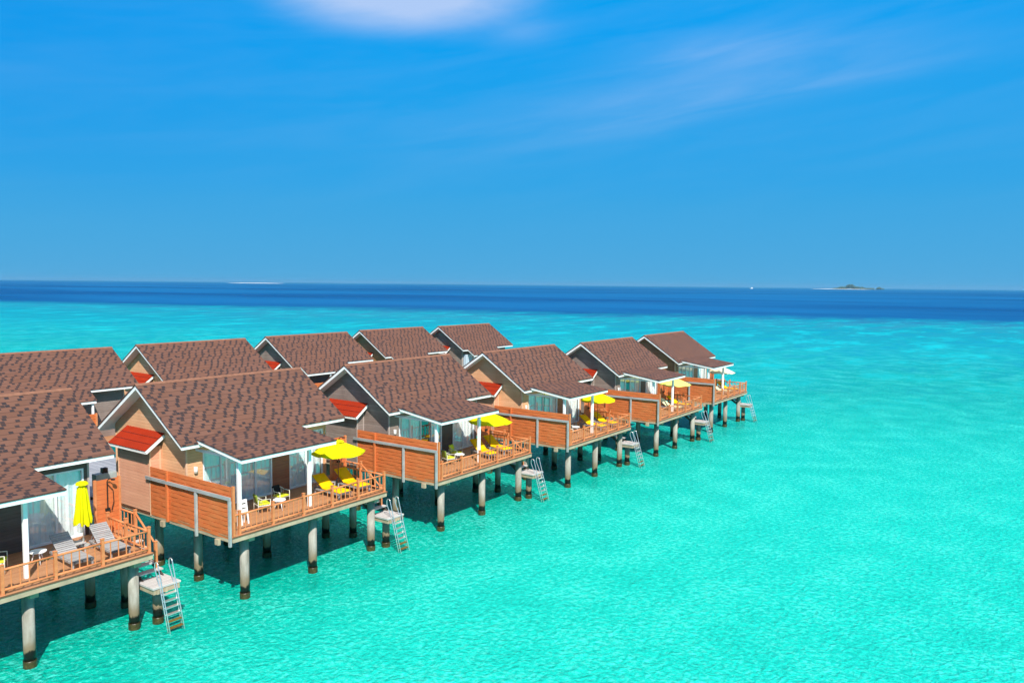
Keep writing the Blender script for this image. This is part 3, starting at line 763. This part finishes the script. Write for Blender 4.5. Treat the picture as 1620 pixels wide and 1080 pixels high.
def make_umbrella(m='canopy', r=1.42, h0=1.94, h1=2.52):
    T = thing('beach_umbrella', 'x', 'umbrella', group='umbrellas on the decks')
    b = MB(); b.tube([(0, 0, 0.03), (0, 0, h1 - .05)], .024, 8); b.build('pole', M['poledark'], T, smooth=True)
    b = MB(); b.tube([(0, 0, 0), (0, 0, .06)], .24, 16); b.tube([(0, 0, .06), (0, 0, .32)], .035, 10); b.build('base', M['greymetal'], T)
    n = 8; rings = [0.10, .35, .6, .82, 1.0]; seg = 6; b = MB(); vs = []
    for q in rings:
        for k in range(n * seg):
            a = 2 * math.pi * k / (n * seg); fr = (k % seg) / seg
            rad = r * q * (1 - (1 - math.cos(math.pi / n)) * math.sin(math.pi * fr) * (1.0 + .6 * q)) # taut edge between ribs
            sag = .095 * math.sin(math.pi * fr) * q
            z = h1 - (h1 - h0) * (q ** 1.12) - sag
            vs.append((rad * math.cos(a), rad * math.sin(a), z))
    K = n * seg
    fs = [[i * K + k, i * K + (k + 1) % K, (i + 1) * K + (k + 1) % K, (i + 1) * K + k] for i in range(len(rings) - 1) for k in range(K)]
    b.add(vs, fs)
    c = b.build('canopy', M[m], T, smooth=True)
    sol = c.modifiers.new('cloth', 'SOLIDIFY'); sol.thickness = .006
    b = MB(); vs = []
    for q, z in ((.02, h1 + .06), (.5, h1 + .02), (1.0, h1 - .05)):
        for k in range(24):
            a = 2 * math.pi * k / 24; w = 1 + .06 * math.sin(8 * a) * q
            vs.append((.30 * q * w * math.cos(a), .30 * q * w * math.sin(a), z + .02 * math.sin(8 * a) * q))
    b.add(vs, [[i * 24 + k, i * 24 + (k + 1) % 24, (i + 1) * 24 + (k + 1) % 24, (i + 1) * 24 + k] for i in range(2) for k in range(24)])
    b.build('vent', M[m], c, smooth=True)
    for k in range(n):
        a = 2 * math.pi * k / n; b = MB()
        b.bar((.06 * math.cos(a), .06 * math.sin(a), h1 - .10), (r * .985 * math.cos(a), r * .985 * math.sin(a), h0 - .01), .018, .018)
        b.bar((.04 * math.cos(a), .04 * math.sin(a), h1 - .62), (r * .5 * math.cos(a), r * .5 * math.sin(a), h1 - (h1 - h0) * .5 - .03), .014, .014)
        b.build('rib', M['poledark'], T)
    return T

def make_folded_umbrella():
    T = thing('folded_umbrella', 'folded bright yellow umbrella standing between two bare grey loungers', 'umbrella')
    b = MB(); b.tube([(0, 0, .03), (0, 0, 2.66)], .024, 8); b.build('pole', M['creammetal'], T, smooth=True)
    b = MB(); b.tube([(0, 0, 0), (0, 0, .06)], .22, 16); b.tube([(0, 0, .06), (0, 0, .32)], .035, 10); b.build('base', M['greymetal'], T)
    b = MB(); n = 80; prof = [(2.50, .07), (2.34, .16), (2.0, .20), (1.5, .24), (1.1, .29), (.92, .27)]; vs = []
    for i, (z, r) in enumerate(prof):
        for k in range(n):
            a = 2 * math.pi * k / n
            f = 1 + (.12 + .10 * i / 5) * math.sin(8 * a + .35 * math.sin(i)) + .05 * math.sin(13 * a + i)
            vs.append((r * f * math.cos(a), r * f * math.sin(a), z - (.05 * math.sin(8 * a) + .04 * math.sin(3 * a) if i > 3 else 0)))
    b.add(vs, [[i * n + k, i * n + (k + 1) % n, (i + 1) * n + (k + 1) % n, (i + 1) * n + k] for i in range(len(prof) - 1) for k in range(n)])
    b.build('canopy', M['canopy'], T, smooth=True)
    b = MB(); vs = []
    for q, z in ((.05, 2.66), (.8, 2.60), (1, 2.50)):
        for k in range(24):
            a = 2 * math.pi * k / 24; w = 1 + .08 * math.sin(8 * a) * q; vs.append((.23 * q * w * math.cos(a), .23 * q * w * math.sin(a), z))
    b.add(vs, [[i * 24 + k, i * 24 + (k + 1) % 24, (i + 1) * 24 + (k + 1) % 24, (i + 1) * 24 + k] for i in range(2) for k in range(24)])
    b.build('vent', M['canopy'], T, smooth=True)
    return T

def make_chair(back='olive', seat='lime', metal='creammetal'):
    """terrace armchair facing -y"""
    T = thing('terrace_chair', 'x', 'chair', group='chairs on the decks')
    m = M[metal]; w, d, h = .30, .28, .42
    for sx in (-1, 1):
        b = MB(); b.tube([(sx * w, -d, 0), (sx * w, -d, .66)], .016, 6); b.build('leg', m, T, smooth=True)
        b = MB(); b.tube([(sx * w, d, 0), (sx * w, d, .68)], .016, 6); b.build('leg', m, T, smooth=True)
    b = MB(); arc = [(-w, -d, .66)] + [(w * math.cos(a), d * .3 + (d * .95) * math.sin(a), .67 + .16 * math.sin(a)) for a in (math.pi * (1 - k / 12) for k in range(13))] + [(w, -d, .66)]
    b.tube(arc, .018, 6); b.build('armrest', m, T, smooth=True)
    b = MB()
    for k in range(1, 12):
        a = math.pi * (1 - k / 12); p = (w * math.cos(a), d * .3 + d * .95 * math.sin(a), .66 + .16 * math.sin(a))
        b.tube([p, (w * .92 * math.cos(a), d * .9 * max(math.sin(a), .2), h - .01)], .007, 5)
    b.build('backrest', m, T, smooth=True)
    b = MB()
    for i in range(7): b.box(-w, w, -d + i * .083, -d + .06 + i * .083, h - .03, h - .01)
    for sx in (-1, 1): b.box(sx * w - .015, sx * w + .015, -d, d, h - .05, h - .031)
    b.build('seat', m, T)
    if seat:
        b = MB(); b.box(-w + .03, w - .03, -d - .01, d - .06, h - .008, h + .07); b.build('seat_cushion', M[seat], T, bevel=.03)
    if back:
        b = MB(); A = Matrix.Translation((0, d - .05, h + .08)) @ Matrix.Rotation(math.radians(-16), 4, 'X')
        q = MB(); q.box(-.22, .22, -.055, .055, 0, .40); b.add([A @ Vector(v) for v in q.v], q.f)
        b.build('back_cushion', M[back], T, bevel=.045)
    return T

def make_round_table():
    T = thing('round_table', 'x', 'table', group='small tables on the decks')
    b = MB(); b.tube([(0, 0, .45), (0, 0, .485)], .29, 28); b.build('table_top', M['white'], T)
    for k in range(3):
        a = 2 * math.pi * k / 3 + .4; b = MB(); b.tube([(.12 * math.cos(a), .12 * math.sin(a), .45), (.24 * math.cos(a), .24 * math.sin(a), 0)], .026, 8, .016); b.build('leg', M['white'], T, smooth=True)
    return T
def make_square_table():
    T = thing('side_table', 'x', 'table', group='small tables on the decks')
    b = MB()
    for i in range(5): b.box(-.25, .25, -.25 + i * .102, -.155 + i * .102, .36, .385)
    b.build('table_top', M['oldwood'], T)
    for sx in (-1, 1):
        for sy in (-1, 1): b = MB(); b.box(sx * .21 - .025, sx * .21 + .025, sy * .21 - .025, sy * .21 + .025, 0, .36); b.build('leg', M['oldwood'], T)
    return T

lo_bare = make_lounger(); lo_bare['label'] = 'bare grey slatted lounger beside the round white table on the dark walled villa'
register(lo_bare)
def at(k, x, y, z=0): return (POS[k][0] + x, POS[k][1] + y, ZD + z)
def lounger(k, x, y, rz, label, mat=None, bare=None):
    o = bare if bare else dup(lo_bare)
    o.location = at(k, x, y); o.rotation_euler = (0, 0, math.radians(rz)); o['label'] = label
    if mat:
        if 'c' not in CUSH: c = cushion_mesh().build('cushion', M['yellow'], o, smooth=True); CUSH['c'] = c
        else: c = CUSH['c'].copy(); C.objects.link(c); c.parent = o
        setmat(c, M[mat])
    return o
CUSH = {}
lounger('A', 6.62, -6.75, -3, 'bare grey slatted lounger beside the round white table of the dark walled villa', bare=lo_bare)
lounger('A', 8.05, -6.70, -5, 'bare grey slatted lounger at the railing corner of the dark walled villa')
YL = 'yellow lounger %s of %s'
lounger('B', 6.85, -6.55, -2, YL % ('beside the porch post', HOST['B']), 'yellow')
lounger('B', 8.25, -6.45, -6, YL % ('by the railing corner', HOST['B']), 'yellow')
lounger('C', 6.15, -6.40, -17, YL % ('beside the porch post', HOST['C']), 'yellow')
lounger('C', 7.75, -6.35, -13, YL % ('by the railing corner', HOST['C']), 'yellow')
lounger('D', 6.35, -6.4, -8, YL % ('beside the porch post', HOST['D']), 'yellow')
lounger('D', 7.95, -6.5, -10, YL % ('by the railing corner', HOST['D']), 'yellow')
lounger('E', 5.55, -6.75, -6, 'cream cushioned lounger beside a yellow one on the grey villa with lemon umbrella', 'creamcush')
lounger('E', 7.4, -6.6, -10, 'yellow cushioned lounger beside a cream one under the lemon umbrella', 'yellow')
lounger('F', 5.8, -6.6, -8, 'cream cushioned lounger behind the porch post of the brown villa at the row end', 'creamcush')
lounger('F', 7.7, -6.6, -10, 'yellow cushioned lounger under the cream umbrella at the row end', 'yellow')

um = make_umbrella(); register(um)
def umbrella(k, x, y, rz, label, mat='canopy', o=None):
    u = o if o else dup(um)
    u.location = at(k, x, y); u.rotation_euler = (0, 0, math.radians(rz)); u['label'] = label
    for nm in ('canopy', 'vent'):
        for c in each(u, nm): setmat(c, M[mat])
    return u
umbrella('B', 7.85, -4.95, 12, 'open yellow umbrella over the loungers of ' + HOST['B'], o=um)
umbrella('C', 7.6, -5.0, 30, 'open yellow umbrella over the loungers of ' + HOST['C'])
umbrella('D', 7.85, -5.0, 5, 'open yellow umbrella over the loungers of ' + HOST['D'])
umbrella('E', 7.95, -5.05, 20, 'open pale lemon umbrella over one cream and one yellow lounger', 'lemon')
umbrella('F', 7.6, -5.0, 8, 'open cream umbrella on the villa at the row end', 'cream')
fu = make_folded_umbrella(); fu.location = at('A', 7.80, -4.35)

def chair(k, x, y, rz, label, **kw):
    o = make_chair(**kw); o.location = at(k, x, y); o.rotation_euler = (0, 0, math.radians(rz)); o['label'] = label; return o
chair('A', 4.55, -4.75, 60, 'cream metal chair with dark green back cushion and lime seat by dark wall', back='green')
chair('B', 2.95, -5.25, 72, 'cream metal chair with olive back cushion turned to the round table of the tan villa')
chair('B', 4.30, -4.85, 5, 'cream metal chair with black back cushion and lime seat', back='blackc')
chair('C', 3.30, -5.15, 75, 'cream metal chair with olive back cushion on the grey villa with open door')
chair('C', 4.60, -4.65, 8, 'cream metal chair with square lime back cushion against the glass door', back='lime')
chair('D', 3.4, -5.0, 70, 'bare cream metal chair without cushions behind the woven fence end', back=None, seat=None)
chair('D', 4.6, -4.6, 8, 'bare grey metal chair without cushions in front of white curtains', back=None, seat=None, metal='greymetal')
rt = make_round_table(); register(rt)
for i, (k, x, y, lab) in enumerate((('A', 5.85, -4.95, 'round white table between the dark green cushioned chair and a bare lounger'),
                                    ('B', 3.72, -5.50, 'round white table in front of the chair with black cushion'),
                                    ('C', 4.25, -5.25, 'round white table between the lime and the olive cushioned chairs'),
                                    ('D', 4.1, -5.3, 'round white table between two bare metal chairs'))):
    o = rt if i == 0 else dup(rt); o.location = at(k, x, y); o['label'] = lab
sq = make_square_table(); register(sq)
for i, (k, x, y, lab) in enumerate((('A', 7.30, -4.85, 'square slatted side table between two bare grey loungers'),
                                    ('B', 7.55, -4.55, 'square side table between loungers of the tan villa with white rack'),
                                    ('C', 7.5, -4.4, 'square slatted side table between yellow loungers of the villa with open door'),
                                    ('D', 7.4, -4.7, 'square slatted side table between yellow loungers of the fourth villa'))):
    o = sq if i == 0 else dup(sq); o.location = at(k, x, y); o['label'] = lab
# white rack at the porch post
T = thing('towel_rack', 'white slatted rack standing behind the white porch post of the tan villa', 'rack', at('B', 1.40, -5.98))
for s in (-1, 1):
    for dy in (-.16, .16):
        b = MB(); b.bar((s * .16, dy, 0), (s * .16, 0, .98), .05, .05); b.build('leg', M['white'], T)
b = MB()
for z in (.93, .72, .51): b.box(-.18, .18, -.03, .03, z, z + .14)
b.build('slat_panel', M['white'], T)
# utility cabinet beyond the shower screen of the dark villa
T = thing('utility_cabinet', 'grey metal cabinet with black fittings standing beyond the orange shower screen', 'cabinet', at('A', 10.95, .1))
b = MB(); b.box(-.48, .48, -.2, .2, 1.0, 1.70); b.build('cabinet_body', M['greymetal'], T, bevel=.02)
b = MB(); b.box(-.12, .12, -.1, .12, 1.701, 1.93); b.box(-.35, -.28, -.24, -.2, 1.0, 1.2); b.box(-.1, -.03, -.24, -.2, 1.05, 1.2); b.box(.25, .45, -.24, -.2, .95, 1.05); b.build('fitting', M['black'], T)
for s in (-1, 1): b = MB(); b.box(s * .42 - .04, s * .42 + .04, -.1, .1, -.02, 1.0); b.build('leg', M['greymetal'], T)

# ------------------------------------------------------------------ JETTY between the rows
J = thing('jetty', 'grey plank jetty on piles running between the two rows of villas', 'jetty', (0, 0, 0))
b = MB(); b.box(-40, 74, 8.2, 11.2, 3.02, 3.10); b.build('walkway', M['jetty'], J)
for k in 'ABCDEF':
    x, y = POS[k]; b = MB(); b.box(x - 1.2, x + 3.2, y + 3.06, 8.19, 3.02, 3.10); b.build('entrance_walk', M['jetty'], J)
x, y = POS['A']; b = MB(); b.box(x + 10.3, x + 11.6, y - .4, y + 3.05, 3.02, 3.10); b.build('service_walk', M['jetty'], J)
b = MB()
for y in (8.4, 11.0): b.box(-40, 74, y - .1, y + .1, 2.75, 3.01)
b.build('jetty_beam', M['beam'], J)
for i in range(20):
    for y in (8.5, 10.9):
        p = MB(); p.tube([(-38 + i * 5.8, y, -1.6), (-38 + i * 5.8, y, 2.75)], .2, 12); p.build('pile', M['pile'], J, smooth=True)

# ------------------------------------------------------------------ WATER, SEABED, ISLANDS
def sheet(name, z, m, x0, x1, y0, y1):
    b = MB(); b.add([(x0, y0, z), (x1, y0, z), (x1, y1, z), (x0, y1, z)], [(0, 1, 2, 3)])
    o = b.build(name, m); o['kind'] = 'structure'; return o
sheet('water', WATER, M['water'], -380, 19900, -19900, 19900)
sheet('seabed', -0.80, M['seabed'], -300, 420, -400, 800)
CX, CY, CZ = -19.155, -34.76, 13.697
def far(dx, dy, dist): return (CX + dx * dist, CY + dy * dist)
def mound(name, cx, cy, ax, ay, hz, ang, m, n=40):
    b = MB(); vs = [(0, 0, hz)]; rings = (.5, .8, 1.0)
    for q in rings:
        for k in range(n):
            a = 2 * math.pi * k / n; w = 1 + .10 * math.sin(3 * a + 1) + .06 * math.sin(7 * a)
            vs.append((ax * q * w * math.cos(a), ay * q * w * math.sin(a), hz * (1 - q ** 2) - (.4 if q == 1 else 0)))
    fs = [(0, 1 + k, 1 + (k + 1) % n) for k in range(n)]
    for i in range(2):
        for k in range(n): fs.append((1 + i * n + k, 1 + (i + 1) * n + k, 1 + (i + 1) * n + (k + 1) % n, 1 + i * n + (k + 1) % n))
    b.add(vs, fs); o = b.build(name, m, smooth=True); o.location = (cx, cy, WATER); o.rotation_euler = (0, 0, ang); o['kind'] = 'structure'; return o
DI = 8000.0
def perp(dx, dy): return math.atan2(dx, -dy)
ix, iy = far(.9785, .2065, DI); mound('island', ix, iy, 290, 110, 3.6, perp(.9785, .2065), M['sand'])
sx, sy = far(.599, .801, DI); mound('sandbank', sx, sy, 270, 60, 4.0, perp(.599, .801), M['sand'])
def grove(name, cx, cy, ang, half, depth, hmax, count, label):
    b = MB(); rnd = random.Random(5 + int(half))
    ca, sa = math.cos(ang), math.sin(ang)
    for i in range(count):
        u = rnd.uniform(-1, 1); w = rnd.uniform(-1, 1)
        env = (1 - abs(u) ** 2.2) * (.75 + .35 * math.sin(u * 4.1 + .7) + .15 * math.sin(u * 11))
        r = rnd.uniform(6, 11); zc = max(2, rnd.uniform(.25, 1.0) * hmax * max(.12, env))
        px, py = u * half, w * depth
        n = 7
        vs = [(px, py, zc + r * .8)]; 
        for q, zz in ((.75, .45), (1.0, -.1), (.6, -.7)):
            for k in range(n):
                a = 2 * math.pi * k / n + i; j = r * q * rnd.uniform(.75, 1.2); vs.append((px + j * math.cos(a), py + j * math.sin(a), zc + zz * r * rnd.uniform(.8, 1.2)))
        fs = [(0, 1 + k, 1 + (k + 1) % n) for k in range(n)]
        for q in range(2):
            for k in range(n): fs.append((1 + q * n + k, 1 + (q + 1) * n + k, 1 + (q + 1) * n + (k + 1) % n, 1 + q * n + (k + 1) % n))
        b.add(vs, fs)
    o = b.build(name, M['wood_far']); o.location = (cx, cy, WATER + 2); o.rotation_euler = (0, 0, ang); o['kind'] = 'stuff'; return o
gx, gy = far(.9800, .1990, DI); grove('palm_wood', gx, gy, perp(.98, .199), 175, 60, 34, 300, '')
hx, hy = far(.9853, .1712, DI); grove('palm_wood', hx, hy, perp(.9853, .1712), 34, 30, 17, 40, '')
# white motor yacht on the horizon
bx_, by_ = far(.9508, .3098, 6500)
T = thing('motor_yacht', 'tiny white boat on the horizon', 'boat', (bx_, by_, WATER), perp(.9508, .3098))
b = MB(); hull = []
for z, k in ((-.5, .8), (3.2, 1.0)):
    hull += [(-13 * k, -2.6 * k, z), (6 * k, -2.8 * k, z), (14 * k, 0, z + (.8 if k == 1 else 0)), (6 * k, 2.8 * k, z), (-13 * k, 2.6 * k, z)]
b.add(hull, [(0, 4, 3, 2, 1), (5, 6, 7, 8, 9)] + [(i, (i + 1) % 5, 5 + (i + 1) % 5, 5 + i) for i in range(5)]); b.build('hull', M['white'], T)
b = MB(); b.box(-9, 4, -2, 2, 3.21, 6.0); b.box(-7, 2, -1.7, 1.7, 6.01, 8.2); b.build('cabin', M['white'], T)
b = MB(); b.tube([(-3, 0, 8.2), (-3, 0, 12)], .15, 6); b.build('mast', M['white'], T)

b = MB(); b.box(-400, 20000, -20000, 20000, -2.4, 62)
n = N('haze_air'); v = n.new('ShaderNodeVolumePrincipled'); v.inputs['Color'].default_value = (0.36, 0.70, 0.98, 1); v.inputs['Density'].default_value = 3e-5; v.inputs['Anisotropy'].default_value = 0.2
n.link(v.outputs[0], n.out.inputs['Volume'])
hz_ = b.build('haze', n.m); hz_['kind'] = 'stuff'
# ------------------------------------------------------------------ SKY
W = bpy.data.worlds.new('World'); scn.world = W; W.use_nodes = True
n = N.__new__(N); n.t = W.node_tree; n.t.nodes.clear(); n.m = None
n.out = n.new('ShaderNodeOutputWorld')
sky = n.new('ShaderNodeTexSky', sky_type='NISHITA'); sky.sun_disc = False
sky.sun_elevation = math.asin(SUN.z); sky.sun_rotation = math.atan2(SUN.x, SUN.y)
sky.air_density = 1.0; sky.dust_density = 0.4; sky.ozone_density = 3.0; sky.altitude = 20
dirv = n.coord('Generated')
dx, dy, dz = n.sep(dirv)
EXPO = 0.40; K = 1.0 / (0.10 * 2 ** EXPO)
def skc(r, g, b): return tuple(v * K for v in srgb(r, g, b))
low = n.mix(n.range(dz, 0.0, 0.12, 0, 1), skc(82, 170, 221), skc(56, 166, 229))
low = n.mix(n.range(dz, 0.10, 0.30, 0, 1), low, skc(0, 160, 241))
az = n.vmath('DOT_PRODUCT', dirv, (0.556, -0.783, 0.0)).outputs['Value']
low = n.mix(n.math('MULTIPLY', n.range(az, -0.15, -0.75), n.range(dz, .06, .30)), low, skc(14, 147, 233))
col = n.mix(n.range(dz, 0.36, 0.66, 1.0, 0.22, True), sky.outputs[0], low)
# thin cirrus at fixed bearings
def blob(c, tilt, a, b_):
    c = Vector(c).normalized(); hz = c.cross(Vector((0, 0, 1))).normalized(); up = hz.cross(c)
    t = hz * math.cos(tilt) + up * math.sin(tilt); v = -hz * math.sin(tilt) + up * math.cos(tilt)
    p = n.vmath('DOT_PRODUCT', dirv, tuple(t / a)).outputs['Value']; q = n.vmath('DOT_PRODUCT', dirv, tuple(v / b_)).outputs['Value']
    front = n.math('GREATER_THAN', n.vmath('DOT_PRODUCT', dirv, tuple(c)).outputs['Value'], 0.0)
    return n.math('MULTIPLY', front, n.math('EXPONENT', n.math('MULTIPLY', n.math('ADD', n.math('MULTIPLY', p, p), n.math('MULTIPLY', q, q)), -1.0)))
hz = Vector((0.768, 0.545, 0)).normalized(); rt_ = hz.cross(Vector((0, 0, 1)))
def streak(ang, sx, sy, seed, det=5):
    ca, sa = math.cos(ang), math.sin(ang)
    u = n.vmath('DOT_PRODUCT', dirv, tuple(rt_ * ca + Vector((0, 0, 1)) * sa)).outputs['Value']
    v = n.vmath('DOT_PRODUCT', dirv, tuple(Vector((0, 0, 1)) * ca - rt_ * sa)).outputs['Value']
    return n.noise(n.comb(n.math('MULTIPLY', u, sx), n.math('MULTIPLY', v, sy), seed), 1.0, det, 0.55, 0.5)
s1 = streak(.03, 5, 22, 1.3); s2 = streak(.15, 4, 30, 4.1); s3 = streak(.2, 14, 60, 7.7)
cl = n.math('MULTIPLY', blob((.692, .648, .345), .04, .142, .046), n.range(n.math('ADD', n.math('MULTIPLY', s1, .7), n.math('MULTIPLY', s3, .3)), .20, .55, .62, 1.0))
cl = n.range(cl, .10, .80, 0, .88, True)
c2 = n.math('MULTIPLY', blob((.895, .370, .222), .14, .21, .028), n.range(s2, .30, .70, .08, .30))
c3 = n.math('MULTIPLY', blob((.893, .345, .277), .05, .13, .020), n.range(s2, .30, .65, .10, .28))
c4 = n.math('MULTIPLY', blob((.782, .54, .300), .12, .04, .014), n.range(s1, .3, .6, .10, .18))
veil = n.math('MULTIPLY', n.range(n.math('ADD', s2, n.math('MULTIPLY', s3, .25)), .52, .85), n.math('MULTIPLY', n.range(dz, .05, .2), .05))
cloud = n.math('ADD', n.math('ADD', cl, c2), n.math('ADD', n.math('ADD', c3, c4), veil), clamp=True)
cloud = n.math('MINIMUM', cloud, .85)
col = n.mix(cloud, col, skc(188, 210, 248))
col = n.mix(n.math('MULTIPLY', n.range(dz, .42, .75, 0, 1, True), n.range(s1, .30, .60, .35, .85)), col, skc(232, 238, 246))   # whitish veil added above the view to brighten and neutralise the fill light
bg = n.new('ShaderNodeBackground'); n.link(col, bg.inputs[0]); bg.inputs[1].default_value = 0.10
n.link(bg.outputs[0], n.out.inputs[0])

sd = bpy.data.lights.new('sun', 'SUN'); sd.energy = 5.0; sd.angle = math.radians(.53); sd.color = (1.0, .95, .87)
so = bpy.data.objects.new('sun', sd); C.objects.link(so); so.rotation_euler = SUN.to_track_quat('Z', 'Y').to_euler()

# ------------------------------------------------------------------ CAMERA (solved from the photograph's vanishing points)
yaw, pitch, roll = (math.radians(v) for v in (35.122, 4.198, .579))
fw = Vector((math.cos(yaw), math.sin(yaw), 0)); rt2 = Vector((math.sin(yaw), -math.cos(yaw), 0)); up = Vector((0, 0, 1))
F = fw * math.cos(pitch) - up * math.sin(pitch); U = fw * math.sin(pitch) + up * math.cos(pitch)
Rr = rt2 * math.cos(roll) + U * math.sin(roll); Uu = U * math.cos(roll) - rt2 * math.sin(roll)
cd = bpy.data.cameras.new('camera'); co = bpy.data.objects.new('camera', cd); C.objects.link(co)
cd.sensor_width = 36; cd.lens = 1227.67 / 1620 * 36; cd.clip_start = .5; cd.clip_end = 200000
m = Matrix.Identity(4)
for i in range(3): m[i][0], m[i][1], m[i][2] = Rr[i], Uu[i], -F[i]
m.translation = (CX, CY, CZ); co.matrix_world = m
scn.camera = co
scn.view_settings.view_transform = 'Standard'; scn.view_settings.look = 'None'
scn.view_settings.exposure = EXPO; scn.view_settings.gamma = 1
scn.render.engine = 'CYCLES'; scn.cycles.use_denoising = True
scn.cycles.max_bounces = 5; scn.cycles.diffuse_bounces = 3; scn.cycles.glossy_bounces = 3; scn.cycles.transparent_max_bounces = 8; scn.cycles.use_adaptive_sampling = True; scn.cycles.adaptive_threshold = 0.025; scn.cycles.sample_clamp_indirect = 6
